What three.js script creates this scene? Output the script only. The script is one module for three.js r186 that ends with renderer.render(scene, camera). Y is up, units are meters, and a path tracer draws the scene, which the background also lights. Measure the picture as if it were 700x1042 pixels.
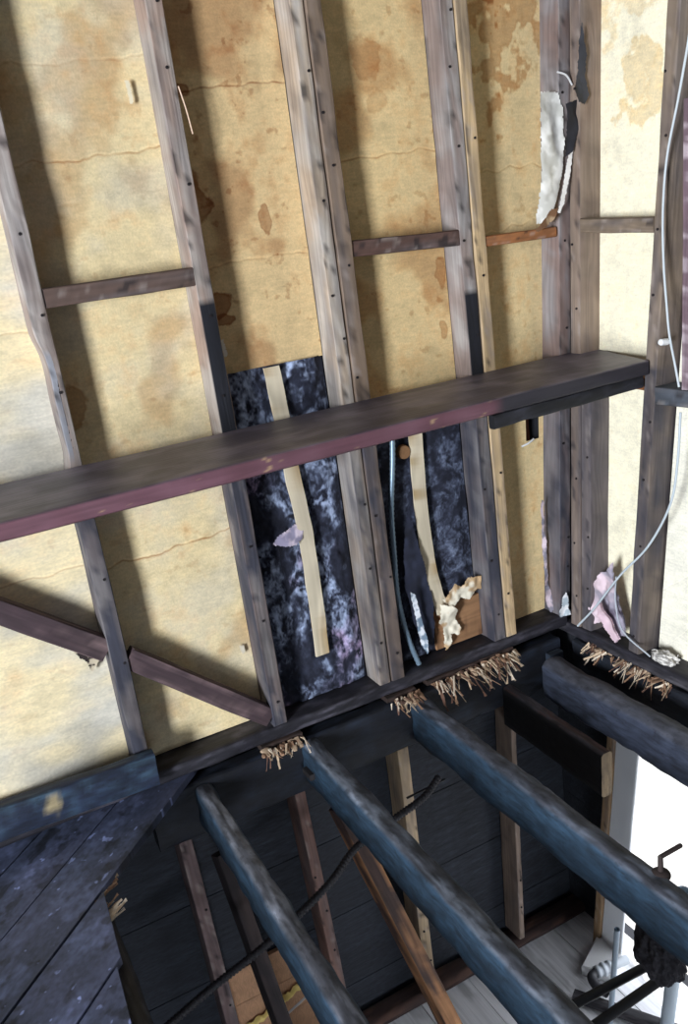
import * as THREE from 'three';
import { RectAreaLightUniformsLib } from 'three/addons/lights/RectAreaLightUniformsLib.js';
import { mergeGeometries } from 'three/addons/utils/BufferGeometryUtils.js';

// ---------------------------------------------------------------- camera, sky, sun, window light, exposure
const scene = new THREE.Scene();
const camera = new THREE.PerspectiveCamera(60.95, 700 / 1042, 0.02, 200);
{
  const [yaw, pitch, roll] = [25.26, 17.73, -7.89].map(a => a * Math.PI / 180);
  const f = new THREE.Vector3(Math.sin(yaw) * Math.cos(pitch), -Math.sin(pitch), -Math.cos(yaw) * Math.cos(pitch));
  const r0 = new THREE.Vector3(Math.cos(yaw), 0, Math.sin(yaw)), u0 = new THREE.Vector3().crossVectors(r0, f);
  const r = r0.clone().multiplyScalar(Math.cos(roll)).addScaledVector(u0, Math.sin(roll));
  const u = r0.clone().multiplyScalar(-Math.sin(roll)).addScaledVector(u0, Math.cos(roll));
  camera.position.set(0, 1.42, 2.23);
  camera.quaternion.setFromRotationMatrix(new THREE.Matrix4().makeBasis(r, u, f.clone().negate()));
}
scene.add(camera);
scene.background = new THREE.Color().setRGB(1.0, 1.06, 1.16).multiplyScalar(3.0);   // bright overcast sky
const renderer = new THREE.WebGLRenderer({ antialias: true });
renderer.toneMapping = THREE.LinearToneMapping;
renderer.toneMappingExposure = 1.04;
renderer.shadowMap.enabled = true;
RectAreaLightUniformsLib.init();
const sun = new THREE.DirectionalLight(new THREE.Color().setRGB(1, 0.95, 0.86), 4.5);
sun.position.set(5.5, 11, -7.5); sun.target.position.set(2.5, -1.4, 0.6);
sun.castShadow = true; sun.shadow.mapSize.set(2048, 2048);
Object.assign(sun.shadow.camera, { left: -8, right: 8, top: 8, bottom: -8, near: 1, far: 40 });
scene.add(sun, sun.target);
// daylight through the tall window of the left wall
const WIN = { x: -3.9, z0: 3.0, z1: 4.1, y0: 0.1, y1: 1.95 };
const LOW = { z: 5.5, x0: -1.3, x1: -0.2, y0: -1.05, y1: -0.3 };          // added unseen opening in the front wall, for the lower-room fill light
const day = new THREE.RectAreaLight(new THREE.Color().setRGB(0.93, 0.985, 1.06), 92, WIN.z1 - WIN.z0, WIN.y1 - WIN.y0);
day.position.set(WIN.x + 0.02, (WIN.y0 + WIN.y1) / 2, (WIN.z0 + WIN.z1) / 2);
day.lookAt(5, day.position.y, day.position.z);
scene.add(day);
const fillLow = new THREE.RectAreaLight(new THREE.Color().setRGB(0.9, 0.98, 1.1), 26, LOW.x1 - LOW.x0, LOW.y1 - LOW.y0);  // fill light added out of view to brighten the lower room and trim
fillLow.position.set((LOW.x0 + LOW.x1) / 2, (LOW.y0 + LOW.y1) / 2, LOW.z - 0.02);
fillLow.lookAt(fillLow.position.x, fillLow.position.y, -5);
scene.add(fillLow);

// ---------------------------------------------------------------- helpers
const V = (x, y, z) => new THREE.Vector3(x, y, z);
function rng(seed) { let s = seed * 2654435761 >>> 0 || 1; return () => { s ^= s << 13; s >>>= 0; s ^= s >>> 17; s ^= s << 5; s >>>= 0; return s / 4294967296; }; }
function h3(x, y, z) { let h = Math.imul(x, 374761393) ^ Math.imul(y, 668265263) ^ Math.imul(z, 1274126177); h = Math.imul(h ^ h >>> 13, 1103515245); h = Math.imul(h ^ h >>> 16, 2246822519); return ((h ^ h >>> 15) >>> 0) / 4294967296; }
const sm = t => t * t * (3 - 2 * t);
function noise(x, y, z = 0) {
  const xi = Math.floor(x), yi = Math.floor(y), zi = Math.floor(z), u = sm(x - xi), v = sm(y - yi), w = sm(z - zi);
  const L = (a, b, t) => a + (b - a) * t;
  const pl = k => L(L(h3(xi, yi, k), h3(xi + 1, yi, k), u), L(h3(xi, yi + 1, k), h3(xi + 1, yi + 1, k), u), v);
  return L(pl(zi), pl(zi + 1), w);
}
function fbm(x, y, z = 0, o = 4) { let a = 0.5, s = 0, n = 0; for (let i = 0; i < o; i++) { s += a * noise(x, y, z + i * 7.3); n += a; a *= 0.5; x = x * 2.03 + 3.1; y = y * 2.03 + 1.7; z *= 1.9; } return s / n; }
const clamp = (t, a = 0, b = 1) => Math.min(b, Math.max(a, t));
const step = (a, b, t) => sm(clamp((t - a) / (b - a)));
const lin = c => { c /= 255; return c <= 0.04045 ? c / 12.92 : ((c + 0.055) / 1.055) ** 2.4; };
const rgb = (r, g, b) => [lin(r), lin(g), lin(b)];
const mix = (a, b, t) => [a[0] + (b[0] - a[0]) * t, a[1] + (b[1] - a[1]) * t, a[2] + (b[2] - a[2]) * t];
const mul = (a, k) => [a[0] * k, a[1] * k, a[2] * k];

const used = {};
function numbered(n) { used[n] = (used[n] ?? -1) + 1; return used[n] ? n + '_' + String(used[n]).padStart(3, '0') : n; }
function tag(o, label, category, group) { o.userData.label = label; o.userData.category = category; if (group) o.userData.group = group; return o; }
function add(o, parent = scene) { o.traverse(m => { if (m.isMesh) m.castShadow = m.receiveShadow = true; }); parent.add(o); return o; }
function mesh(name, geo, mat, parent = scene) { const m = new THREE.Mesh(geo, mat); m.name = parent === scene ? numbered(name) : name; return add(m, parent); }
function struct(name, geo, mat, parent = scene) { const m = new THREE.Mesh(geo, mat); m.name = name; m.userData.kind = 'structure'; return add(m, parent); }
function group(name, label, category, [x, y, z] = [0, 0, 0], grp) { const g = new THREE.Group(); g.name = numbered(name); g.position.set(x, y, z); scene.add(g); return tag(g, label, category, grp); }

// textures -------------------------------------------------------
function tex(w, h, fn, { srgb = true, rx = 1, ry = 1 } = {}) {      // fn(u, v, i, j) -> [r,g,b] 0..255
  const d = new Uint8Array(w * h * 4);
  for (let j = 0; j < h; j++) for (let i = 0; i < w; i++) { const c = fn(i / w, j / h, i, j), k = (j * w + i) * 4; d[k] = clamp(c[0], 0, 255); d[k + 1] = clamp(c[1], 0, 255); d[k + 2] = clamp(c[2], 0, 255); d[k + 3] = 255; }
  const t = new THREE.DataTexture(d, w, h, THREE.RGBAFormat);
  t.magFilter = THREE.LinearFilter; t.minFilter = THREE.LinearMipmapLinearFilter; t.generateMipmaps = true;
  t.wrapS = t.wrapT = THREE.MirroredRepeatWrapping; t.repeat.set(rx, ry); if (srgb) t.colorSpace = THREE.SRGBColorSpace; t.needsUpdate = true; return t;
}
// wood grain: u runs across (0.25 m), v along (1 m)
const grain = (u, v) => { const w = fbm(u * 6, v * 3, 2, 3) * 1.4; const g = 0.5 + 0.5 * Math.sin((u * 26 + w * 9) * 2.2); return 0.55 * g + 0.45 * fbm(u * 90, v * 5, 5, 3); };
const woodMap = tex(256, 512, (u, v) => { const g = grain(u, v), f = fbm(u * 5, v * 7, 9, 4); const k = 196 + 34 * g + 40 * (f - 0.5); return [k + 4, k, k - 3]; }, { rx: 4, ry: 1 });
const woodBump = tex(256, 512, (u, v) => { const k = 255 * (0.6 * grain(u, v) + 0.4 * fbm(u * 30, v * 20, 4, 3)); return [k, k, k]; }, { srgb: false, rx: 4, ry: 1 });
// charred wood: cracked plates along and across the grain
const charMap = tex(512, 512, (u, v) => { const f = fbm(u * 9, v * 6, 13, 5), p = fbm(u * 44, v * 18, 21, 4), g = grain(u * 0.7, v), sp = step(0.66, 0.74, fbm(u * 60, v * 40, 31, 3)); const k = 158 + 80 * (f - 0.5) + 70 * (p - 0.5) + 26 * (g - 0.5) - 22 * sp; return [k, k, k]; }, { rx: 3, ry: 2 });
const charBump = tex(512, 512, (u, v) => { const k = 255 * (0.5 * fbm(u * 12, v * 6, 3, 5) + 0.3 * fbm(u * 60, v * 26, 17, 4) + 0.2 * grain(u, v)); return [k, k, k]; }, { srgb: false, rx: 3, ry: 2 });
const M = {};
const std = (o) => new THREE.MeshStandardMaterial(o);
M.wood = std({ map: woodMap, bumpMap: woodBump, bumpScale: 0.0012, roughness: 0.82, vertexColors: true });
M.char = std({ map: charMap, bumpMap: charBump, bumpScale: 0.0022, roughness: 0.66, vertexColors: true });
M.nail = std({ color: new THREE.Color().setRGB(0.02, 0.016, 0.018), roughness: 0.7, metalness: 0.4 });

// a sawn timber between a and b; its front face looks along n. w across, d deep. faces: 0 front, 1 right (axis x n), 2 back, 3 left
function timberGeo({ a, b, w, d, n = V(0, 0, 1), front = true, segs = 40, m = 3, ch = 0.003, wob = 0.0012, freq = 9, seed = 1, col = () => [0.5, 0.5, 0.5], shape, origin }) {
  const A = b.clone().sub(a), Ln = A.length(); A.normalize();
  const N = n.clone().addScaledVector(A, -n.dot(A)).normalize(), S = new THREE.Vector3().crossVectors(A, N);
  const O = origin || a;
  const prof = [];
  const side = (f, p, q) => { for (let i = 0; i <= m; i++) { const t = i / m; prof.push({ f, x: p[0] + (q[0] - p[0]) * t, y: p[1] + (q[1] - p[1]) * t, q: t * 2 - 1 }); } };
  const hw = w / 2, hd = d / 2;
  side(0, [-hw + ch, hd], [hw - ch, hd]); side(1, [hw, hd - ch], [hw, -hd + ch]); side(2, [hw - ch, -hd], [-hw + ch, -hd]); side(3, [-hw, -hd + ch], [-hw, hd - ch]);
  const per = []; let acc = 0; prof.forEach((p, i) => { if (i) acc += Math.hypot(p.x - prof[i - 1].x, p.y - prof[i - 1].y); per.push(acc); });
  const R = prof.length, pos = [], colr = [], uv = [], idx = [], off = seed * 1.37 % 5;
  const place = (p, s) => {
    let x = p.x, y = p.y;
    if (shape) [x, y] = shape(x, y, s, s / Ln, p);
    const e = wob * (noise(s * freq + seed * 11, x * 40 + seed, y * 40) - 0.5) * 2, l = Math.hypot(x, y) || 1;
    x += e * x / l; y += e * y / l;
    return a.clone().addScaledVector(A, s).addScaledVector(S, x).addScaledVector(N, front ? y - hd : y);
  };
  for (let k = 0; k <= segs; k++) {
    const s = Ln * k / segs;
    prof.concat([prof[0]]).forEach((p, i) => {
      const P = place(p, s); pos.push(P.x - O.x, P.y - O.y, P.z - O.z);
      colr.push(...col(s, p.f, p.q, s / Ln, P)); uv.push((i < R ? per[i] : acc + 0.004) + off, s + off);
    });
  }
  const Q = R + 1;
  for (let k = 0; k < segs; k++) for (let i = 0; i < R; i++) { const p = k * Q + i; idx.push(p, p + 1, p + Q, p + 1, p + Q + 1, p + Q); }
  for (const k of [0, segs]) {
    const c0 = pos.length / 3, ctr = V(0, 0, 0);
    for (let i = 0; i < R; i++) { const q = (k * Q + i) * 3; ctr.add(V(pos[q], pos[q + 1], pos[q + 2])); }
    ctr.divideScalar(R);
    for (let i = 0; i < R; i++) { const q = (k * Q + i) * 3; pos.push(pos[q], pos[q + 1], pos[q + 2]); const P = V(pos[q] + O.x, pos[q + 1] + O.y, pos[q + 2] + O.z); colr.push(...col(k ? Ln : 0, 4, 0, k ? 1 : 0, P)); uv.push(prof[i].x + off, prof[i].y + off); }
    pos.push(ctr.x, ctr.y, ctr.z); colr.push(...col(k ? Ln : 0, 4, 0, k ? 1 : 0, ctr.clone().add(O))); uv.push(off, off);
    for (let i = 0; i < R; i++) { const p = c0 + i, q = c0 + (i + 1) % R; k ? idx.push(p, q, c0 + R) : idx.push(q, p, c0 + R); }
  }
  const g = new THREE.BufferGeometry();
  g.setAttribute('position', new THREE.Float32BufferAttribute(pos, 3)); g.setAttribute('color', new THREE.Float32BufferAttribute(colr, 3)); g.setAttribute('uv', new THREE.Float32BufferAttribute(uv, 2));
  g.setIndex(idx); g.computeVertexNormals(); return g;
}
function timber(name, o, label, category, grp, mat = M.wood, parent = scene) {
  const g = timberGeo(o), t = mesh(name, g, mat, parent);
  if (parent === scene) { t.position.copy(o.a); tag(t, label, category, grp); }
  return t;
}
// sheet of paper or felt: P(u, v) gives the point
function sheetGeo(nu, nv, P, O = V(0, 0, 0), keep) {
  const pos = [], uv = [], idx = [];
  for (let j = 0; j <= nv; j++) for (let i = 0; i <= nu; i++) { const p = P(i / nu, j / nv); pos.push(p.x - O.x, p.y - O.y, p.z - O.z); uv.push(i / nu, j / nv); }
  for (let j = 0; j < nv; j++) for (let i = 0; i < nu; i++) { if (keep && !keep((i + 0.5) / nu, (j + 0.5) / nv)) continue; const p = j * (nu + 1) + i; idx.push(p, p + 1, p + nu + 1, p + 1, p + nu + 2, p + nu + 1); }
  const g = new THREE.BufferGeometry(); g.setAttribute('position', new THREE.Float32BufferAttribute(pos, 3)); g.setAttribute('uv', new THREE.Float32BufferAttribute(uv, 2)); g.setIndex(idx); g.computeVertexNormals(); return g;
}
// prism from a polygon in xz between two heights
function slabGeo(poly, y0, y1, bevel = 0) {
  const s = new THREE.Shape(poly.map(([x, z]) => new THREE.Vector2(x, -z)));
  const g = new THREE.ExtrudeGeometry(s, { depth: y1 - y0 - 2 * bevel, bevelEnabled: bevel > 0, bevelSize: bevel, bevelThickness: bevel, bevelOffset: -bevel, bevelSegments: 1 });
  g.rotateX(-Math.PI / 2); g.translate(0, y0 + bevel, 0); return g;
}
const box = (x0, y0, z0, x1, y1, z1) => new THREE.BoxGeometry(x1 - x0, y1 - y0, z1 - z0).translate((x0 + x1) / 2, (y0 + y1) / 2, (z0 + z1) / 2);
function tube(pts, r, seg = 60, rad = 10) { return new THREE.TubeGeometry(new THREE.CatmullRomCurve3(pts), seg, r, rad, false); }

// ---------------------------------------------------------------- setting: shell of the upper and the lower room
const LX = 0.067;                                        // the right wall leans outward with height
const faceX = y => 1.79 + LX * y, paperX = y => 1.88 + LX * y;
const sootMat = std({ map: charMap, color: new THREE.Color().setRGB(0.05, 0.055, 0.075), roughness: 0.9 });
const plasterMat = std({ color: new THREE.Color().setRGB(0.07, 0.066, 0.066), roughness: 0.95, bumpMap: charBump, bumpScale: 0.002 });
const groundMat = std({ color: new THREE.Color().setRGB(0.62, 0.6, 0.56), roughness: 0.95, map: tex(256, 256, (u, v) => { const k = 190 + 60 * fbm(u * 30, v * 30, 4, 4); return [k, k, k]; }, { rx: 12, ry: 12 }) });
struct('ground', box(-30, -1.9, -30, 30, -1.55, 30), groundMat);
struct('ceiling', box(-4.1, 2.5, -0.15, 2.4, 2.65, 5.7), plasterMat);
struct('wall_front', mergeGeometries([box(-4.1, -0.05, 5.5, 2.4, 2.5, 5.65), box(-4.1, -1.5, 5.5, LOW.x0, -0.05, 5.65), box(LOW.x1, -1.5, 5.5, 2.4, -0.05, 5.65), box(LOW.x0, -1.5, 5.5, LOW.x1, LOW.y0, 5.65), box(LOW.x0, LOW.y1, 5.5, LOW.x1, -0.05, 5.65)]), plasterMat);
{ // left wall with the window opening
  const x0 = -4.1, x1 = -3.9;
  const g = mergeGeometries([box(x0, -0.05, -0.15, x1, 2.5, WIN.z0), box(x0, -0.05, WIN.z1, x1, 2.5, 5.5), box(x0, -0.05, WIN.z0, x1, WIN.y0, WIN.z1), box(x0, WIN.y1, WIN.z0, x1, 2.5, WIN.z1), box(x0, -1.5, -0.15, x1, -0.05, 5.5)]);
  struct('wall_left', g, plasterMat);
}
const wallBack = struct('wall_back', mergeGeometries([box(-4.1, 0, -0.15, 2.15, 2.5, -0.03), box(-4.1, -1.5, -0.15, 1.86, 0, -0.03)]), sootMat);
{ // right wall: leaning slab above, wall with the bright opening below
  const g = new THREE.BoxGeometry(0.12, 2.48, 5.65, 1, 1, 1).translate(0, 1.26, 2.675);
  const p = g.attributes.position; for (let i = 0; i < p.count; i++) p.setX(i, p.getX(i) + 1.965 + LX * p.getY(i));
  g.computeVertexNormals();
  const low = mergeGeometries([box(1.828, -1.5, -0.15, 1.86, 0.02, 0.06), box(1.828, -1.5, 1.5, 1.97, 0.02, 5.5), box(1.828, -0.16, 0.06, 1.9, 0.02, 1.5)]);
  struct('wall_right', mergeGeometries([g.toNonIndexed(), low.toNonIndexed()]), sootMat);
}
// lower floor
const lowFloorMat = std({ roughness: 0.75, bumpMap: woodBump, bumpScale: 0.001, map: tex(512, 512, (u, v) => { const g = grain(u * 2, v * 0.7), f = fbm(u * 7, v * 7, 3, 5), d = step(0.52, 0.75, fbm(u * 14 + 5, v * 14, 31, 4)); const k = 206 + 26 * g + 40 * (f - 0.5) - 34 * d; return [k, k, k * 1.01]; }) });
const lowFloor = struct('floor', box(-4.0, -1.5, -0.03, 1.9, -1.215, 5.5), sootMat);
for (let i = 0; i < 9; i++) { const x0 = 0.05 + i * 0.2; const b = mesh('plank', box(x0 + 0.0015, -1.215, -0.02, x0 + 0.1985, -1.2 + 0.0012 * (i % 3), 2.4), lowFloorMat, lowFloor); const uv = b.geometry.attributes.uv; for (let k = 0; k < uv.count; k++) uv.setXY(k, uv.getX(k) * 0.3 + i * 0.31, uv.getY(k) * 1.3 + i * 0.17); }
// horizontal sheathing boards of the lower back wall and of the corner
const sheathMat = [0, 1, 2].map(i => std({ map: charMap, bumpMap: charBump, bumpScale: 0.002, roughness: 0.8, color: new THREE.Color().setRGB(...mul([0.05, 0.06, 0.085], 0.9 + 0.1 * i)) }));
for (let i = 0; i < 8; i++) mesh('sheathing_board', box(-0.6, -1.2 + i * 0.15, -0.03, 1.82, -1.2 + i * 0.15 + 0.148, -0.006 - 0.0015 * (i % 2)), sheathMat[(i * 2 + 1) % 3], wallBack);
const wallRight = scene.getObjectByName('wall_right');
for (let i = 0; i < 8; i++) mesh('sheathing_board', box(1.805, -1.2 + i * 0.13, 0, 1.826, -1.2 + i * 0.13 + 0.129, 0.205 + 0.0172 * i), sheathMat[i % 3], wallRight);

// upper floor: diagonal boards, burnt off on the right; solid floor behind the camera
function clipPoly(poly, nx, nz, c) { const o = []; for (let i = 0; i < poly.length; i++) { const p = poly[i], q = poly[(i + 1) % poly.length], a = p[0] * nx + p[1] * nz - c, b = q[0] * nx + q[1] * nz - c; if (a <= 0) o.push(p); if (a * b < 0) { const t = a / (a - b); o.push([p[0] + (q[0] - p[0]) * t, p[1] + (q[1] - p[1]) * t]); } } return o; }
const boardMap = tex(512, 1024, (u, v) => { const c = fbm(u * 4, v * 7, 41, 5), g = grain(u, v), s = step(0.5, 0.68, fbm(u * 11, v * 11, 7, 5)), sp = fbm(u * 60, v * 60, 3, 3), d = step(0.58, 0.7, fbm(u * 24, v * 24, 19, 4)); const k = 68 + 60 * (c - 0.5) + 14 * g + 44 * s * (sp - 0.1) - 26 * d + 26 * (fbm(u * 120, v * 120, 6, 2) - 0.5) + 70 * step(0.74, 0.8, fbm(u * 46, v * 46, 77, 3)); return [k * 0.93 + 8 * (c - 0.5), k * 1.02, k * 1.34]; });
const boardMat = [0.85, 1, 1.15].map(k => std({ map: boardMap, color: new THREE.Color(k, k, k), roughness: 0.6, bumpMap: charBump, bumpScale: 0.0012 }));
const upFloor = struct('floor_upper', mergeGeometries([box(-3.9, -0.2, 2.55, 1.8, 0.018, 5.5), box(-3.9, -0.2, -0.02, -1.45, 0.018, 2.55)]), sootMat);
{
  const cuts = [-1.63, -1.41, -1.2, -0.98, -0.77, -0.55, -0.335, -0.12, 0.095, 0.302, 0.513, 0.735, 0.95, 1.16, 1.375, 1.59, 1.8, 2.02, 2.23];
  const R = rng(77);
  for (let i = 0; i + 1 < cuts.length; i++) {
    const gap = i === 10 ? 0.0045 : 0.0022, c0 = cuts[i] + gap, c1 = cuts[i + 1] - gap;
    let p = [[-1.45, 0.015], [0.6, 0.015], [0.6, 2.55], [-1.45, 2.55]];
    p = clipPoly(p, -1, -1, -c0); p = clipPoly(p, 1, 1, c1);
    if (i >= 10) p = clipPoly(p, 1, 0.06, 0.122 + (i === 10 ? 0.012 : 0));
    else p = clipPoly(p, 0.0, -1, -0.02);
    if (p.length < 3) continue;
    const y = 0.04 + (R() - 0.5) * 0.004 - (i === 9 ? 0 : 0.001);
    const g = slabGeo(p, 0.018, y, 0.0015), uv = g.attributes.uv, ps = g.attributes.position, o = R() * 3;
    for (let k = 0; k < uv.count; k++) { const x = ps.getX(k), z = ps.getZ(k); uv.setXY(k, (x + z) * 0.9 + o, (x - z) * 0.6 + o); }
    mesh('floorboard', g, boardMat[i % 3], upFloor);
  }
}

// ---------------------------------------------------------------- wall papers between the studs
function paperTex(seed, { base = [222, 196, 146], stain = [150, 96, 50], amount = 0.5, topTan = 0, creases = [], grey = 0, spots = 0, blobs = [] , asp = 3, pale = 0 }) {
  const W = 320, H = 896;
  return tex(W, H, (u, v) => {
    const x = u * 3 + seed * 7.1, y = v * asp * 3 + seed * 3.3;
    let c = base.slice();
    const f = fbm(x * 1.3, y * 1.3, seed, 5), f2 = fbm(x * 5, y * 5, seed + 3, 4), fine = fbm(x * 42, y * 42, seed + 5, 2), fib = fbm(x * 6, y * 30, seed + 8, 3);
    const k = 1 + 0.16 * (f - 0.5) + 0.14 * (f2 - 0.5) + 0.13 * (fine - 0.5) + 0.1 * (fib - 0.5);
    c = c.map(q => q * k);
    let s = amount * 0.6 * step(0.5, 0.85, f2 * 0.5 + f * 0.55) + topTan * 0.6 * step(0.45, 0.62, fbm(x * 0.8, y * 0.8, seed + 41, 4) + 0.25 * (v - 0.6)) + spots * 0.6 * step(0.66, 0.8, fbm(x * 4.2, y * 5.2, seed + 11, 5));  // second term: browner patches, denser towards the top of the sheet
    for (const [bx, by, rx, ry, st] of blobs) { const dd = Math.hypot((u - bx) / rx, (v - by) / ry) + 1.9 * (fbm(x * 2.6, y * 2.6, seed + 20, 5) - 0.5); s += st * (1 - step(0.75, 1.0, dd)) * (0.75 + 0.5 * step(0.6, 0.98, dd)); }
    for (const [cv, sl, st] of creases) { const dv = (v - cv - sl * (u - 0.5) + 0.012 * (fbm(u * 7, seed, 2, 3) - 0.5)) * asp; s += st * Math.exp(-((dv / 0.006) ** 2)) * (0.3 + 0.9 * noise(u * 14, seed * 3)); c = c.map(q => q * (1 + 0.06 * Math.exp(-(((dv - 0.012) / 0.007) ** 2)))); }
    s = clamp(s); c = c.map((q, i) => q + (stain[i] * k - q) * s);
    const gq = grey * step(0.35, 0.75, fbm(x * 1.1 + 9, y * 1.1, seed + 2, 4)) ; c = c.map((q, i) => q + ([196, 194, 186][i] * k - q) * gq);
    if (pale) c = c.map((q, i) => q + ([238, 230, 205][i] * k - q) * pale * step(0.4, 0.6, fbm(x, y, seed + 31, 3)));
    return c;
  });
}
function paperMat(t) { return std({ map: t, roughness: 0.9, side: THREE.DoubleSide }); }
function wavy(seed, amp) { return (x, y) => amp * (fbm(x * 3.1 + seed, y * 2.1, seed, 3) - 0.5) + amp * 0.25 * (noise(x * 13, y * 13, seed) - 0.5); }
// back-wall paper: spans xL..xR (functions of y), y0..y1
function backPaper(label, seed, xL, xR, y0, y1, opt, extra) {
  const wv = wavy(seed, 0.011), O = V(xL(y0), y0, 0), nv = Math.round((y1 - y0) * 38), nu = 22;
  const P = (u, v) => { const y = y0 + (y1 - y0) * v, x = xL(y) + (xR(y) - xL(y)) * u; const p = V(x, y, 0.004 + 0.006 + wv(x, y) * Math.min(1, 6 * u, 6 * (1 - u))); p.z = Math.max(p.z, 0.002);
    for (const [cv, sl] of opt.creases || []) { const dv = (v - cv - sl * (u - 0.5)) * (y1 - y0); p.z += 0.004 * Math.exp(-((dv / 0.014) ** 2)); }
    return extra ? extra(p, u, v) : p; };
  const m = mesh('paper_sheet', sheetGeo(nu, nv, P, O, opt.keep), paperMat(paperTex(seed, { asp: (y1 - y0) / 0.36, ...opt })));
  m.position.copy(O); return tag(m, label, 'building paper', undefined);
}
const K = c => () => c;
const tornEdge = (v0, amp, s) => (u, v) => v > v0 + amp * (fbm(u * 6, s, 1, 4) - 0.5);
backPaper('cream building paper curling at its foot beside the brace, leftmost of the wall bays', 1, K(-0.36), K(0.304), 0.1, 2.49, { base: [234, 217, 176], amount: 0.3, grey: 0.8, topTan: 0.4, creases: [[0.245, 0.01, 0.3], [0.5, 0, 0.25]], spots: 0.2 },
  (p, u, v) => { const y = p.y, t = step(0.34, 0.12, y) * step(1.0, 0.5, u); p.z += 0.075 * t; p.y += 0.0; return p; });
backPaper('tan building paper with a creased seam behind the first blocking piece', 2, K(0.334), K(0.692), 0.088, 2.49, { base: [226, 206, 160], amount: 0.42, grey: 0.35, topTan: 0.45, creases: [[0.243, 0.006, 0.75], [0.655, 0.006, 0.5], [0.74, 0.004, 0.2]], spots: 0.25, blobs: [[0.08, 0.42, 0.1, 0.02, 0.5]] });
backPaper('brown-stained tan paper ending in a cut edge above the black insulation', 3, K(0.738), K(1.048), 1.1, 2.49, { base: [217, 189, 140], stain: [128, 78, 42], amount: 0.6, topTan: 0.6, creases: [[0.5, 0.004, 0.7], [0.2, 0, 0.3]], spots: 0.5, blobs: [[0.1, 0.13, 0.14, 0.025, 0.8], [0.16, 0.1, 0.12, 0.012, 0.8], [0.06, 0.3, 0.14, 0.05, 0.6], [0.06, 0.5, 0.14, 0.012, 0.7], [0.66, 0.27, 0.05, 0.025, 0.55], [0.2, 0.7, 0.07, 0.008, 0.7]] });
backPaper('tan paper in the bay between the double stud and the stud with pale strip', 4, K(1.143), K(1.484), 0.86, 2.49, { base: [220, 193, 142], amount: 0.45, topTan: 0.55, creases: [[0.455, 0.004, 0.5]], spots: 0.45, blobs: [[0.45, 0.6, 0.16, 0.03, 0.28], [0.5, 0.54, 0.1, 0.02, 0.25], [0.92, 0.15, 0.05, 0.02, 0.5], [0.94, 0.25, 0.06, 0.02, 0.4]] });
const sx5 = y => 1.765 + LX * (y - 0.13) + 0.004;
backPaper('narrow tan paper with a brown water stain in the bay left of the corner post', 5, K(1.58), sx5, 0.088, 2.49, { base: [218, 195, 148], stain: [146, 92, 44], amount: 0.45, creases: [[0.6, 0, 0.3], [0.53, 0.01, 0.2]], spots: 0.35, blobs: [[0.5, 0.86, 0.75, 0.16, 0.5], [0.45, 0.82, 0.22, 0.05, 0.7]] ,
  keep: (u, v) => { const x = 1.58 + u * 0.2, y = 0.088 + v * 2.4; return !(x > 1.712 && x < 1.758 && y > 0.69 && y < 0.81); } });
// right-wall paper
function rightPaper(label, seed, z0, z1, y0, y1, opt) {
  const wv = wavy(seed, 0.012), O = V(paperX(y0), y0, z0(y0)), nv = Math.round((y1 - y0) * 36);
  const P = (u, v) => { const y = y0 + (y1 - y0) * v, z = z0(y) + (z1(y) - z0(y)) * (1 - u); return V(paperX(y) - 0.006 - Math.max(0, 0.004 + wv(z, y) * Math.min(1, 6 * u, 6 * (1 - u))), y, z); };
  const m = mesh('paper_sheet', sheetGeo(16, nv, (u, v) => P(1 - u, v), O), paperMat(paperTex(seed, { asp: (y1 - y0) / 0.3, ...opt })));
  m.position.copy(O); return tag(m, label, 'building paper');
}
const r2z = y => 0.392 + 0.05 * (y - 0.1);
rightPaper('pale cream paper on the right wall between the corner post and right stud', 6, y => 0.14, y => r2z(y) - 0.012, 0.055, 2.49, { base: [248, 240, 212], stain: [214, 178, 116], amount: 0.35, blobs: [[0.5, 0.86, 0.7, 0.12, 0.35], [0.45, 0.68, 0.25, 0.05, 0.5]], creases: [[0.81, 0.01, 0.4]], spots: 0.15 });
rightPaper('pale creased paper at the right edge beyond the right stud', 7, y => r2z(y) + 0.03, y => 0.98, 0.055, 2.49, { base: [242, 237, 218], stain: [180, 170, 150], amount: 0.3, grey: 0.3, creases: [[0.18, 0.2, 0.5], [0.12, 0.25, 0.4], [0.3, -0.1, 0.3]] });

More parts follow.
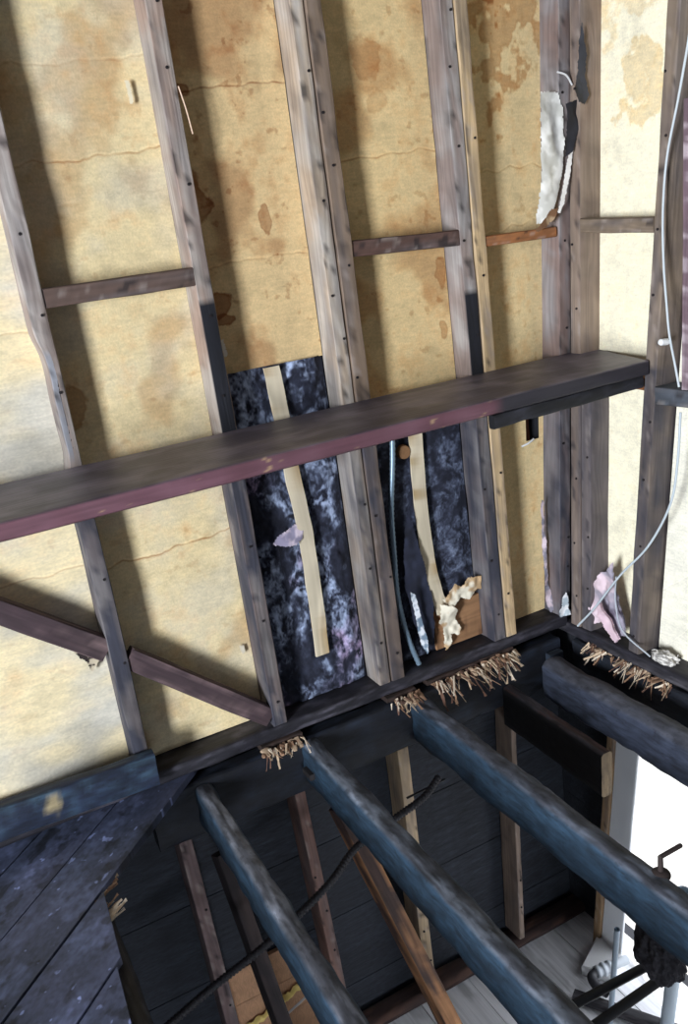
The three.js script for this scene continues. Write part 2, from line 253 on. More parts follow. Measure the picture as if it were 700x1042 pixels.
// ---------------------------------------------------------------- stained timbers
function studCol({ front = rgb(150, 122, 104), side = front, seed = 1, dirt = 0.5, burnt, soot = 0, base = 0 }) {
  const dark = rgb(38, 32, 36), grey = rgb(120, 116, 120), ember = rgb(24, 26, 36);
  return (s, f, q, t, P) => {
    const n1 = fbm(s * 5 + seed, q * 1.4 + f * 3, seed, 4), n2 = fbm(s * 22, q * 2 + f * 5, seed + 4, 3);
    // the same timber all round, bare wood and stain in blotches
    let c = mix(side, front, 0.2 + 0.45 * step(0.34, 0.62, fbm(s * 9 + seed * 3, q * 0.9 + f * 4, seed + 15, 4)));
    c = mix(c, grey, 0.55 * step(0.45, 0.75, n1));
    c = mul(c, 1 + 0.35 * (n2 - 0.5));
    c = mix(c, dark, dirt * 0.75 * step(0.6, 0.76, fbm(s * 14, q * 1.2 + f * 2, seed + 9, 4)));
    if (f === 0) { c = mix(c, dark, 0.75 * step(0.74, 0.8, noise(s * 34 + seed * 5, q * 1.6 + 3, seed))); c = mix(c, rgb(196, 186, 180), 0.45 * step(0.66, 0.76, fbm(s * 30, q * 2 + 7, seed + 6, 3))); }
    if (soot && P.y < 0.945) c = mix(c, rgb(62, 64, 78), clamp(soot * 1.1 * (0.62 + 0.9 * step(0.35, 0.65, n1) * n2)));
    if (burnt && f === 0 && P.y < burnt && P.y > 0.945) c = mul(ember, 0.8 + 0.8 * n2);
    return c;
  };
}
function nails(parent, o, count, seed) {                            // lath-nail heads left in the front face
  const R = rng(seed), A = o.b.clone().sub(o.a), N = o.n || V(0, 0, 1), S = new THREE.Vector3().crossVectors(A.clone().normalize(), N).normalize();
  const g = new THREE.CylinderGeometry(0.0038, 0.0034, 0.004, 8); g.applyQuaternion(new THREE.Quaternion().setFromUnitVectors(V(0, 1, 0), N));
  for (let i = 0; i < count; i++) { const p = A.clone().multiplyScalar((i + 0.2 + 0.6 * R()) / count * 0.84).addScaledVector(S, (R() - 0.5) * o.w * 0.6).addScaledVector(N, 0.001); const m = mesh('nail', g, M.nail, parent); m.position.copy(p); }
}
function stud(name, o, label, cat, grp, nail = 9) { const full = { segs: 130, m: 3, wob: 0.0015, n: V(0, 0, 1), ...o }; const t = timber(name, full, label, cat, grp); if (nail) nails(t, full, nail, (o.seed || 1) * 13 + 5); return t; }
const PT = 0.085, TOP = 2.495;
const G = 'studs of the back wall';
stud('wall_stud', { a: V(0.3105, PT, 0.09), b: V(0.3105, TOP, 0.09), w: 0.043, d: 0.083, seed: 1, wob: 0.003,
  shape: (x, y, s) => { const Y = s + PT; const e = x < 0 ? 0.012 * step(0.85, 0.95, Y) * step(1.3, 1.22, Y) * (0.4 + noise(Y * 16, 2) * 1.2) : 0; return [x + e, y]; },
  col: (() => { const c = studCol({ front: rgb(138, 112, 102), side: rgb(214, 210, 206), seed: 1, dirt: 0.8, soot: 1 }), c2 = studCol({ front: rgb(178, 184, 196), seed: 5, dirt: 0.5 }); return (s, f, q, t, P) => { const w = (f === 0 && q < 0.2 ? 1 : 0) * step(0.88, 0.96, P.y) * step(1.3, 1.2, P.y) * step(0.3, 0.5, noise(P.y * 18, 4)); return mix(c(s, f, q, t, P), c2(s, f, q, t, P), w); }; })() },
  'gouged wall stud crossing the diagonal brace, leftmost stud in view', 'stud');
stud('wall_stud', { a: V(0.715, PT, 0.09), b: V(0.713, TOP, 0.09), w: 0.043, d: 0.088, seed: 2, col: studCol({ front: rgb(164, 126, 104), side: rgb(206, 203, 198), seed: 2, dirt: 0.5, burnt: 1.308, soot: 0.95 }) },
  'wall stud with a sharp-edged black band above the shelf, right of the first blocking', 'stud');
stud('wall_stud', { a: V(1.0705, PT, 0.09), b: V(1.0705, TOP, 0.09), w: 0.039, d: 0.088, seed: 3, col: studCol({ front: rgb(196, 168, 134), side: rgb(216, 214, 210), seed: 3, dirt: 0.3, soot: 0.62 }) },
  'pale wall stud forming the left half of the doubled stud', 'stud');
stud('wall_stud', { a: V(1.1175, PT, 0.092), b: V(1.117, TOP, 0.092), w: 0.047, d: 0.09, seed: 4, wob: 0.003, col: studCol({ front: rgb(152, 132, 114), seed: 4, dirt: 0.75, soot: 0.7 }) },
  'grey-brown weathered stud forming the right half of the doubled stud', 'stud');
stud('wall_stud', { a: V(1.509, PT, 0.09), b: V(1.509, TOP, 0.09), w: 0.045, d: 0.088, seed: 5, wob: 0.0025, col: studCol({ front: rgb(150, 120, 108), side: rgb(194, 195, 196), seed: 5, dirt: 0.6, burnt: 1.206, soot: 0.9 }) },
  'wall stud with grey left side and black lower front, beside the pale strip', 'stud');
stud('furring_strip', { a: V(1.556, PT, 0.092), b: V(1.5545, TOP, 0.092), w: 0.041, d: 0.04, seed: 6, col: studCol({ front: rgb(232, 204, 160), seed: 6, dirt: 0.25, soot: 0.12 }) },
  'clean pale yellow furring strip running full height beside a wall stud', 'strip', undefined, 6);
// corner posts, leaning with the right wall
const leanB = (x, z, y = PT) => V(x, y, z), leanT = (x, z, dz = 0) => V(x + LX * (TOP - PT), TOP, z + dz);
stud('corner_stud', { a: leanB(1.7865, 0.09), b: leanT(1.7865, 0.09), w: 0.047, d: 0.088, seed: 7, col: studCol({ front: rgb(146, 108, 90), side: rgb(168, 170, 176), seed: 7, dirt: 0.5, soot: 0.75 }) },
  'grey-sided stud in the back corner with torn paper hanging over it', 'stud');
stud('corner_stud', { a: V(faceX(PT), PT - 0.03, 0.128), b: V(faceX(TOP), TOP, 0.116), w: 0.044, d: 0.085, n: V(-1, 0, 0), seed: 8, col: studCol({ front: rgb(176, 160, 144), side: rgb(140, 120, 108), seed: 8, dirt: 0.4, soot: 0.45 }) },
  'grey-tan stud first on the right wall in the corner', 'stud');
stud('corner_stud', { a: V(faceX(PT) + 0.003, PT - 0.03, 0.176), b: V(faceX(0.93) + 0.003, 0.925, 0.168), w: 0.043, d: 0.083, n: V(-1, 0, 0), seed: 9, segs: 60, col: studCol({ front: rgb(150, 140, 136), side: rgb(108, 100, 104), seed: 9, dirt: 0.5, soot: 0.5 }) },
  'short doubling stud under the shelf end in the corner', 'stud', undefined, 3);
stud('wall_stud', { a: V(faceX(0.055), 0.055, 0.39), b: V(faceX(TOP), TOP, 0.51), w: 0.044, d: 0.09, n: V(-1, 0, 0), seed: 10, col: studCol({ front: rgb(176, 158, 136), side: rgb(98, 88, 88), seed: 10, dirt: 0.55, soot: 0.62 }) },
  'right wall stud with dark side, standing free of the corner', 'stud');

// plates
const charCol = (base, hi, seed, k = 1) => (s, f, q, t, P) => { const n = fbm(s * 6 + seed, q * 1.2 + f * 3, seed, 4), n2 = fbm(s * 25, q * 3 + f * 5, seed + 2, 3); return mul(mix(base, hi, step(0.45, 0.72, n * 0.6 + n2 * 0.4)), k * (0.75 + 0.5 * n2)); };
const CB = rgb(44, 50, 66), CH = rgb(96, 100, 118);
timber('sole_plate', { a: V(-0.5, PT, 0.045), b: V(1.79, PT, 0.045), w: 0.094, d: 0.043, n: V(0, 1, 0), segs: 200, m: 5, wob: 0.003, freq: 14, ch: 0.005, seed: 11, col: charCol(rgb(50, 48, 60), rgb(112, 108, 122), 11) }, 'smoke-blackened sole plate running along the foot of the back wall studs', 'plate', undefined, M.char);
timber('sole_plate', { a: V(1.834, 0.055, 0.0), b: V(1.834, 0.055, 2.2), w: 0.094, d: 0.043, n: V(0, 1, 0), segs: 160, m: 5, wob: 0.003, freq: 14, ch: 0.005, seed: 12, col: charCol(rgb(58, 56, 68), rgb(122, 118, 126), 12) }, 'charred sole plate under the right wall studs', 'plate', undefined, M.char);
timber('baseboard_block', { a: V(-0.45, 0.148, 0.135), b: V(0.335, 0.119, 0.135), w: 0.095, d: 0.04, segs: 80, m: 4, wob: 0.003, ch: 0.004, seed: 13,
  col: (() => { const c = charCol(rgb(44, 60, 92), rgb(84, 116, 142), 13), p = rgb(226, 206, 160); return (s, f, q, t, P) => { const dd = Math.hypot((P.x - 0.062) / 0.028, (P.y - 0.138) / 0.036) + 0.8 * (fbm(P.x * 40, P.y * 40, 3, 3) - 0.5); return f === 0 ? mix(c(s, f, q, t, P), p, 1 - step(0.55, 0.95, dd)) : c(s, f, q, t, P); }; })() },
  'short blue-black timber lying in front of the leftmost stud with a pale scar', 'board', undefined, M.char);

// diagonal brace in two lengths, either side of the leftmost stud
const brc = charCol(rgb(74, 58, 64), rgb(126, 106, 108), 14);
timber('diagonal_brace', { a: V(-0.38, 1.02, 0.086), b: V(0.288, 0.474, 0.086), w: 0.062, d: 0.036, segs: 60, wob: 0.002, seed: 14, col: brc }, 'sooty diagonal brace left of the leftmost stud', 'brace', undefined, M.wood);
timber('diagonal_brace', { a: V(0.333, 0.436, 0.086), b: V(0.69, 0.114, 0.086), w: 0.058, d: 0.036, segs: 50, wob: 0.002, seed: 15, col: brc }, 'sooty diagonal brace descending to the sole plate right of the leftmost stud', 'brace', undefined, M.wood);
// blocking
const blk = (f, seed) => { const c = studCol({ front: f, seed, dirt: 0.4 }); return (s, fc, q, t, P) => mul(c(s, fc, q, t, P), 0.8 + 0.3 * noise(s * 60, q * 3)); };
timber('blocking_piece', { a: V(0.333, 1.364, 0.089), b: V(0.694, 1.362, 0.09), w: 0.045, d: 0.04, segs: 40, wob: 0.002, seed: 16, col: blk(rgb(112, 92, 84), 16) }, 'grey-brown blocking between the leftmost stud and the next one', 'blocking');
timber('blocking_piece', { a: V(1.142, 1.372, 0.088), b: V(1.487, 1.36, 0.089), w: 0.043, d: 0.04, segs: 40, wob: 0.002, seed: 17, col: blk(rgb(106, 80, 72), 17) }, 'dark brown blocking right of the doubled stud', 'blocking');
timber('blocking_piece', { a: V(1.577, 1.338, 0.089), b: V(1.838, 1.335, 0.089), w: 0.03, d: 0.04, segs: 40, wob: 0.002, seed: 18, col: blk(rgb(186, 124, 76), 18) }, 'orange-brown blocking below the hanging torn paper', 'blocking');
timber('blocking_piece', { a: V(faceX(1.34) + 0.002, 1.343, 0.142), b: V(faceX(1.33) + 0.002, 1.325, 0.428), w: 0.04, d: 0.04, n: V(-1, 0, 0), segs: 40, wob: 0.002, seed: 19, col: blk(rgb(146, 130, 112), 19) }, 'grey-tan blocking high on the right wall', 'blocking');
timber('blocking_piece', { a: V(faceX(0.87) + 0.0, 0.868, 0.452), b: V(faceX(0.87), 0.874, 0.98), w: 0.05, d: 0.08, n: V(-1, 0, 0), segs: 40, wob: 0.002, seed: 20, col: blk(rgb(92, 100, 112), 20) }, 'blue-grey blocking at the right edge carrying the purple board', 'blocking');
timber('cleat', { a: V(faceX(0.89) + 0.004, 0.9, 0.19), b: V(faceX(0.88) + 0.002, 0.895, 0.405), w: 0.034, d: 0.04, n: V(-1, 0, 0), segs: 24, wob: 0.001, seed: 21, col: blk(rgb(158, 98, 52), 21) }, 'orange wooden cleat under the right end of the shelf', 'cleat');

// shelf -------------------------------------------------------------------------------------------
{
  const top0 = rgb(90, 87, 108), top1 = rgb(132, 128, 150), lip = rgb(108, 70, 80), lip2 = rgb(138, 102, 116), bare = rgb(54, 52, 62), edge = rgb(128, 120, 130);
  const g = timberGeo({ a: V(-0.6, 0.967, 0.272), b: V(1.95, 0.967, 0.272), w: 0.36, d: 0.04, n: V(0, 1, 0), segs: 260, m: 14, ch: 0.004, wob: 0.0016, freq: 12, seed: 22,
    shape: (x, y, s) => { const z = x; return [z * (1 - 0.0) + 0 + (z > 0 ? -0.016 * (s / 2.5) : 0), y]; },
    col: (s, f, q, t, P) => {
      const n = fbm(P.x * 3, P.z * 9, 5, 5), n2 = fbm(P.x * 18, P.z * 26, 8, 4), sc = fbm(P.x * 6, P.z * 60, 3, 3);
      if (f === 0) { let c = mix(top0, top1, step(0.4, 0.68, n * 0.6 + n2 * 0.4)); c = mix(c, rgb(150, 146, 156), 0.5 * step(0.66, 0.78, sc)); c = mix(c, rgb(158, 150, 160), 0.95 * step(0.004, 0.02, P.z - (0.437 - 0.016 * s / 2.5)) * step(0.2, 0.6, noise(P.x * 20, 3))); return mul(c, 0.85 + 0.4 * n2); }
      const w = step(1.28, 1.34, P.x + 0.05 * (n2 - 0.5)); let c = mix(mix(lip, lip2, n2), bare, w); c = mix(c, rgb(190, 160, 130), (1 - w) * step(0.73, 0.78, fbm(P.x * 34, P.y * 60, 12, 3))); return c;
    } });
  const p = g.attributes.position; for (let i = 0; i < p.count; i++) { const x = p.getX(i) - 0.6, zz = p.getZ(i) + 0.272; const k = step(1.5, 1.95, x); p.setX(i, p.getX(i) - k * clamp((zz - 0.09) / 0.36) * 0.11); }
  g.computeVertexNormals();
  const sh = mesh('shelf', g, std({ map: woodMap, bumpMap: woodBump, bumpScale: 0.0008, roughness: 0.5, vertexColors: true })); sh.position.set(-0.6, 0.967, 0.272); tag(sh, 'long worn board shelf with a maroon front edge spanning the studs', 'shelf');
  timber('shelf_rail', { a: V(1.3, 0.926, 0.43), b: V(1.838, 0.926, 0.408), w: 0.022, d: 0.036, n: V(0, 1, 0), segs: 50, wob: 0.0025, freq: 20, seed: 23, col: charCol(rgb(30, 32, 42), rgb(70, 70, 84), 23) }, 'blackened rail under the front edge of the shelf near the corner', 'rail', undefined, M.char);
}

// ---------------------------------------------------------------- joists and rim boards
function joistShape(seed, hw, hd, round = 0.5) {
  return (x, y, s, t, p) => {
    const e = 0.010 * (fbm(s * 9 + seed * 5, x * 30, y * 12 + seed, 4) - 0.5) + 0.006 * (noise(s * 22, x * 60 + seed, y * 40) - 0.5);
    const up = y > hd * 0.9;                                         // the burnt top arris is uneven
    const k = up ? 0.014 * (fbm(s * 7 + seed, 2.2, seed, 4) - 0.45) : 0;
    return [x + (x / hw) * e - (up ? 0 : 0), y - k + (y / hd) * e * 0.5 - round * 0.012 * (Math.abs(x) / hw) ** 2 * (y / hd)];
  };
}
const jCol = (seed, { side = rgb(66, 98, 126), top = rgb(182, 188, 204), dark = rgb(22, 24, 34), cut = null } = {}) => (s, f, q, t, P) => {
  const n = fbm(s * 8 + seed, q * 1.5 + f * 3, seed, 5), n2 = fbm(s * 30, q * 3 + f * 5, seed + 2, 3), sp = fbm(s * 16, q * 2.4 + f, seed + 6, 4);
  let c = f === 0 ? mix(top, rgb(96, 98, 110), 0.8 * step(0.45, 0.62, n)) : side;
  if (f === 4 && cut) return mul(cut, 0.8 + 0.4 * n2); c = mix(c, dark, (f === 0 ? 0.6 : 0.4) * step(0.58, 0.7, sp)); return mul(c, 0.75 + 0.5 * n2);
};
{
  const mk = (x, w, d, y, seed, z0, z1, label, o = {}) => timber(o.name || 'floor_joist', { a: V(x, y, z0), b: V(o.x1 ?? x, o.y1 ?? y, z1), w, d, n: V(0, 1, 0), segs: 220, m: 6, ch: 0.007, wob: 0.002, freq: 30, seed, shape: o.flat ? undefined : joistShape(seed, w / 2, d / 2, o.round ?? 0.5), col: jCol(seed, o) }, label, 'joist', undefined, M.char);
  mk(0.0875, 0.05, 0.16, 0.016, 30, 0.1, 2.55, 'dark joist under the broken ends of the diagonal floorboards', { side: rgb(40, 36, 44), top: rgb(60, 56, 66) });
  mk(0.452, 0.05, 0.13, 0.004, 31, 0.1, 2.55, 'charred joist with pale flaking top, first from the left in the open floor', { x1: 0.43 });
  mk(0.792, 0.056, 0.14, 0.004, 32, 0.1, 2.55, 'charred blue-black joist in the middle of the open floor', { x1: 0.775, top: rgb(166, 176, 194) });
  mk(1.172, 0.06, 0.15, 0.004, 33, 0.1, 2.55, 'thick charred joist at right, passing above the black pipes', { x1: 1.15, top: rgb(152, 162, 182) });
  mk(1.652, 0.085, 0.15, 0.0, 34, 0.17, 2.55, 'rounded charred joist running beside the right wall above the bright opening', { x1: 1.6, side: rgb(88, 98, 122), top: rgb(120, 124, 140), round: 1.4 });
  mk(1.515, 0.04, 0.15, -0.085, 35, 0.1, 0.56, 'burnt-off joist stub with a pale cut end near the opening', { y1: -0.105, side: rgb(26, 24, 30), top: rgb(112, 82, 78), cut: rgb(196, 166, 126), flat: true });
}
timber('rim_joist', { a: V(0.3, -0.075, 0.096), b: V(1.75, -0.075, 0.096), w: 0.17, d: 0.06, segs: 160, m: 5, ch: 0.006, wob: 0.004, freq: 20, seed: 36, col: charCol(rgb(26, 32, 48), rgb(50, 62, 84), 36) }, 'charred rim joist below the broken floorboards of the back wall', 'joist', undefined, M.char);
timber('rim_joist', { a: V(1.775, -0.068, 0.13), b: V(1.775, -0.068, 2.4), w: 0.15, d: 0.05, n: V(-1, 0, 0), segs: 160, m: 5, ch: 0.006, wob: 0.004, freq: 20, seed: 37, col: charCol(rgb(36, 42, 56), rgb(72, 84, 100), 37) }, 'charred rim joist along the right wall under the splinters', 'joist', undefined, M.char);
timber('ledger_block', { a: V(1.68, -0.055, 0.128), b: V(1.735, -0.055, 0.128), w: 0.07, d: 0.025, segs: 8, seed: 38, col: charCol(rgb(70, 84, 104), rgb(110, 124, 140), 38) }, 'small blue-grey block in the back corner beside the right joist', 'block', undefined, M.char);
timber('ledger_block', { a: V(0.76, -0.06, 0.12), b: V(0.76, -0.06, 0.17), w: 0.03, d: 0.02, n: V(0, 1, 0), segs: 6, seed: 39, col: charCol(rgb(60, 56, 60), rgb(100, 92, 92), 39) }, 'small dark ledger block beside the middle joist end', 'block', undefined, M.char);

// ---------------------------------------------------------------- lower room framing
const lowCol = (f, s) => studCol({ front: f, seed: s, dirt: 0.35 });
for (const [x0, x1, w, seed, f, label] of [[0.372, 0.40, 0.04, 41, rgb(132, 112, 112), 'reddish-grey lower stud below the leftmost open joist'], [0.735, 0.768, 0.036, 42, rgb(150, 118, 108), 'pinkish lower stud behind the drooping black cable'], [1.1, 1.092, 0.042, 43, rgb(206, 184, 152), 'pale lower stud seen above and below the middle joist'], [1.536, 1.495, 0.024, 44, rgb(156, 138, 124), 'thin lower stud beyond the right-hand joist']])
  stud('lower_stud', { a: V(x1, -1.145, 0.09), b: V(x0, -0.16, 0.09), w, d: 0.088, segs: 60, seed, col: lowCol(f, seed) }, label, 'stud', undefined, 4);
timber('lower_plate', { a: V(-0.6, -1.177, 0.048), b: V(1.8, -1.177, 0.048), w: 0.04, d: 0.084, front: false, n: V(0, 0, 1), segs: 80, m: 4, ch: 0.012, wob: 0.003, seed: 45, col: charCol(rgb(58, 42, 40), rgb(108, 78, 66), 45) }, 'brown sole plate on the lower floor under the back wall', 'plate', undefined, M.wood);
const leanCol = (a, b, k, seed) => (s, f, q) => mul(mix(a, b, step(k, k + 0.16, fbm(s * 5 + seed, q * 0.8 + f, seed, 4))), 0.75 + 0.5 * noise(s * 30, q * 3 + f));
timber('leaning_board', { a: V(0.806, -0.22, 0.152), b: V(1.015, -1.195, 0.475), w: 0.045, d: 0.055, n: V(-0.95, 0, 0.3), segs: 60, seed: 46, col: leanCol(rgb(186, 136, 94), rgb(76, 58, 54), 0.5, 46) }, 'orange-brown board leaning from wall to lower floor between joists', 'board', undefined, M.wood);
timber('leaning_board', { a: V(0.432, -0.2, 0.15), b: V(0.498, -1.195, 0.5), w: 0.04, d: 0.045, n: V(-0.95, 0, 0.3), segs: 60, seed: 47, col: leanCol(rgb(44, 36, 40), rgb(70, 58, 58), 0.55, 47) }, 'dark board leaning in the hole below the leftmost joist', 'board', undefined, M.wood);
// unburnt sheathing patch
{
  const g = group('sheathing_patch', 'light brown unburnt wall panel with a yellow frayed strip, low in the hole', 'panel', [0.54, -1.0, 0.0]);
  const pm = std({ map: woodMap, roughness: 0.8, color: new THREE.Color().setRGB(...rgb(214, 168, 130)) });
  for (let i = 0; i < 3; i++) mesh('panel_board', box(-0.13, -0.13 + i * 0.13, 0.0, 0.16, -0.004 + i * 0.13, 0.012 + 0.002 * i), pm, g);
  const y = sheetGeo(40, 6, (u, v) => V(-0.13 + u * 0.28, 0.01 + u * 0.075 + v * (0.018 + 0.014 * noise(u * 24, 1)) + 0.012 * (noise(u * 18, 3) - 0.5), 0.02 + 0.012 * Math.sin(v * Math.PI) + 0.008 * noise(u * 40, v * 4)));
  mesh('frayed_strip', y, std({ color: new THREE.Color().setRGB(...rgb(240, 214, 130)), roughness: 1, side: THREE.DoubleSide }), g);
  mesh('white_strip', timberGeo({ origin: V(0, 0, 0), a: V(-0.02, -0.03, 0.018), b: V(0.15, 0.035, 0.018), w: 0.009, d: 0.006, segs: 6, col: () => [0.8, 0.8, 0.8] }), M.wood, g);
}
// opening of the lower right wall: jamb, trim
timber('jamb_stud', { a: V(1.725, -1.2, 0.222), b: V(1.725, -0.14, 0.362), w: 0.032, d: 0.09, n: V(-1, 0, 0), segs: 60, seed: 50, col: studCol({ front: rgb(176, 146, 110), seed: 50, dirt: 0.4 }) }, 'tan jamb stud at the left of the bright opening', 'stud');
timber('door_trim', { a: V(1.735, -1.2, 0.287), b: V(1.735, -0.14, 0.424), w: 0.094, d: 0.012, n: V(-1, 0, 0), segs: 60, seed: 51, col: (s, f, q, t, P) => { const k = Math.hypot((t - 0.74) * 10, q * 1.3 - 0.1); return mul(mix(rgb(232, 234, 236), rgb(170, 140, 110), 1 - step(0.15, 0.32, k)), 0.95 + 0.06 * noise(s * 20, q)); } }, 'white-painted trim board beside the bright opening', 'trim', undefined, std({ vertexColors: true, roughness: 0.45, bumpMap: woodBump, bumpScale: 0.0003 }));

// ---------------------------------------------------------------- insulation and lath in the stripped bays
function fluffTex(seed, { k = 1, pink = 0.2 }) {
  return tex(384, 768, (u, v) => {
    const x = u * 3, y = v * 9, wx = fbm(x * 1.6 + seed, y * 1.2, seed, 4) * 2.4, wy = fbm(x * 1.4 + 7, y * 1.4 + seed, seed + 4, 4) * 2.4;
    const a = fbm(x * 1.7 + wx, y * 1.1 + wy, seed + 9, 5), b = fbm(x * 6 + wx * 1.3, y * 4.4 + wy * 1.3, seed + 14, 4);
    const b2 = fbm(x * 18 + wx, y * 13 + wy, seed + 17, 3); const t = clamp((0.12 + 0.88 * step(0.34, 0.62, a)) * (0.42 + 1.7 * (b - 0.47) + 1.0 * (b2 - 0.5)) * k);
    const p = pink * step(0.5, 0.7, fbm(x * 0.9, y * 0.8, seed + 30, 3));
    const q = Math.min(t, 0.2 + 0.62 * t); return [20 + q * (176 + 30 * p), 23 + q * (190 - 24 * p), 38 + q * (206 - 14 * p)];
  });
}
function fluff(label, x0, x1, y0, y1, seed, o, amp = 0.02) {
  const O = V(x0, y0, 0);
  const g = sheetGeo(60, 190, (u, v) => { const x = x0 + (x1 - x0) * u, y = y0 + (y1 - y0) * v; const e = Math.min(1, 8 * u, 8 * (1 - u)); return V(x, y, 0.003 + e * amp * Math.max(0.05, fbm(x * 9 + seed, y * 7, seed, 5) + 0.3 * (noise(x * 60, y * 60, 3) - 0.5))); }, O);
  const m = mesh('insulation_batt', g, std({ map: fluffTex(seed, o), roughness: 0.95, side: THREE.DoubleSide })); m.position.copy(O); return tag(m, label, 'insulation');
}
fluff('black-faced insulation with white wisps beside the doubled stud, crossed by the shelf', 0.738, 1.048, 0.088, 1.102, 61, { k: 1.15, pink: 0.8 }, 0.03);
fluff('blacker speckled insulation under the shelf, right of the doubled stud', 1.143, 1.484, 0.088, 0.862, 62, { k: 0.5, pink: 0 }, 0.016);
function lath(label, pts, w, seed) {
  const c = new THREE.CatmullRomCurve3(pts.map(p => V(...p))), O = V(...pts[0]);
  const nA = 80, prof = [[-1, 0], [-1, 1], [1, 1], [1, 0]];
  const pos = [], col = [], uv = [], idx = [];
  for (let k = 0; k <= nA; k++) { const p = c.getPoint(k / nA); for (let i = 0; i < 4; i++) { const ww = w / 2 * (1 + 0.12 * (noise(k * 0.22, seed + i) - 0.5)); pos.push(p.x + prof[i][0] * ww - O.x, p.y - O.y, p.z + prof[i][1] * 0.007 - O.z); const n = fbm(k * 0.12, i, seed, 3); col.push(...mix(rgb(240, 230, 204), rgb(196, 170, 126), step(0.58, 0.75, n))); uv.push(i * 0.02, k * 0.012); } }
  for (let k = 0; k < nA; k++) for (let i = 0; i < 3; i++) { const p = k * 4 + i; idx.push(p, p + 4, p + 1, p + 1, p + 4, p + 5); }
  idx.push(0, 1, 2, 0, 2, 3);
  const g = new THREE.BufferGeometry(); g.setAttribute('position', new THREE.Float32BufferAttribute(pos, 3)); g.setAttribute('color', new THREE.Float32BufferAttribute(col, 3)); g.setAttribute('uv', new THREE.Float32BufferAttribute(uv, 2)); g.setIndex(idx);
  const g2 = g.toNonIndexed(); g2.computeVertexNormals();
  const m = mesh('lath_strip', g2, std({ map: woodMap, roughness: 0.8, vertexColors: true, side: THREE.DoubleSide })); m.position.copy(O); tag(m, label, 'strip'); return m;
}
lath('pale wooden strip down the middle of the wispy black insulation', [[0.901, 0.225, 0.03], [0.904, 0.43, 0.032], [0.905, 0.62, 0.03], [0.893, 0.8, 0.03], [0.888, 0.95, 0.03], [0.882, 1.1, 0.026]], 0.045, 1);
lath('pale wooden strip on the darker insulation beside the grey conduit', [[1.335, 0.22, 0.034], [1.318, 0.3, 0.03], [1.302, 0.45, 0.026], [1.302, 0.62, 0.024], [1.308, 0.81, 0.024], [1.31, 0.9, 0.024]], 0.046, 2);
// conduit
{
  const pts = [V(1.212, 0.09, 0.06), V(1.188, 0.184, 0.055), V(1.171, 0.325, 0.05), V(1.176, 0.48, 0.05), V(1.184, 0.611, 0.05), V(1.208, 0.76, 0.05), V(1.225, 0.9, 0.05)];
  const O = pts[0].clone(); const g = tube(pts.map(p => p.clone().sub(O)), 0.0085, 200, 12);
  const p = g.attributes.position, n = g.attributes.normal; for (let i = 0; i < p.count; i++) { const k = 0.0009 * Math.sin(Math.floor(i / 13) * 1.7); p.setXYZ(i, p.getX(i) + n.getX(i) * k, p.getY(i) + n.getY(i) * k, p.getZ(i) + n.getZ(i) * k); }
  const m = mesh('conduit', g, std({ color: new THREE.Color().setRGB(...rgb(128, 150, 168)), roughness: 0.4, metalness: 0.5 })); m.position.copy(O); tag(m, 'grey flexible metal conduit beside the doubled stud under the shelf', 'conduit');
}
// torn bits --------------------------------------------------------------------------------------
function scrap(name, label, cat, outline, z, color, { curl = 0.02, seed = 1, rough = 0.9, thick = 0.0015, frame = null, parent = scene, warp, map = q => q } = {}) {
  // outline in a local plane [x, y]; meshed finely, given a curl and real thickness
  const xs = outline.map(p => p[0]), ys = outline.map(p => p[1]), x0 = Math.min(...xs), x1 = Math.max(...xs), y0 = Math.min(...ys), y1 = Math.max(...ys);
  const inside = (x, y) => { let c = false; for (let i = 0, j = outline.length - 1; i < outline.length; j = i++) { const [a, b] = outline[i], [d, e] = outline[j]; if ((b > y) !== (e > y) && x < (d - a) * (y - b) / (e - b) + a) c = !c; } return c; };
  const cell = clamp(Math.min(x1 - x0, y1 - y0) / 30, 0.0015, 0.003), nx = Math.max(14, Math.round((x1 - x0) / cell)), ny = Math.max(14, Math.round((y1 - y0) / cell)), O = map(V(x0, y0, z));
  const P = (off) => (u, v) => { const x = x0 + (x1 - x0) * u, y = y0 + (y1 - y0) * v; let q = V(x, y, z + curl * (fbm(x * 14 + seed, y * 12, seed, 3) - 0.25) + off); if (warp) q = warp(q, u, v); return map(q); };
  const keep = (u, v) => inside(x0 + (x1 - x0) * u + 0.004 * (noise(v * 30, seed) - 0.5), y0 + (y1 - y0) * v + 0.004 * (noise(u * 30, seed + 4) - 0.5));
  const g = mergeGeometries([sheetGeo(nx, ny, P(0), O, keep), sheetGeo(nx, ny, P(-thick), O, keep)]);
  const colr = []; const ps = g.attributes.position; for (let i = 0; i < ps.count; i++) colr.push(...color(ps.getX(i) + O.x + ps.getZ(i) * 0.7, ps.getY(i) + O.y));
  g.setAttribute('color', new THREE.Float32BufferAttribute(colr, 3));
  const m = mesh(name, g, std({ vertexColors: true, roughness: rough, side: THREE.DoubleSide }), parent); m.position.copy(O); if (parent === scene) tag(m, label, cat); return m;
}
const mottled = (a, b, s, f = 30) => (x, y) => mix(a, b, step(0.4, 0.65, fbm(x * f + s, y * f, s, 4)));
scrap('torn_paper_flap', 'white torn paper flap hanging over the corner stud above the orange blocking', 'paper', [[1.803, 1.722], [1.866, 1.717], [1.88, 1.67], [1.876, 1.57], [1.868, 1.53], [1.842, 1.45], [1.818, 1.40], [1.787, 1.365], [1.765, 1.365], [1.776, 1.42], [1.784, 1.5], [1.793, 1.6]], 0.092, mottled(rgb(206, 204, 196), rgb(240, 238, 232), 3), { curl: 0.03, seed: 3, warp: (q, u, v) => { q.z += 0.02 * Math.sin(u * 3) * (1 - v) - 0.01 * (1 - u); return q; } });
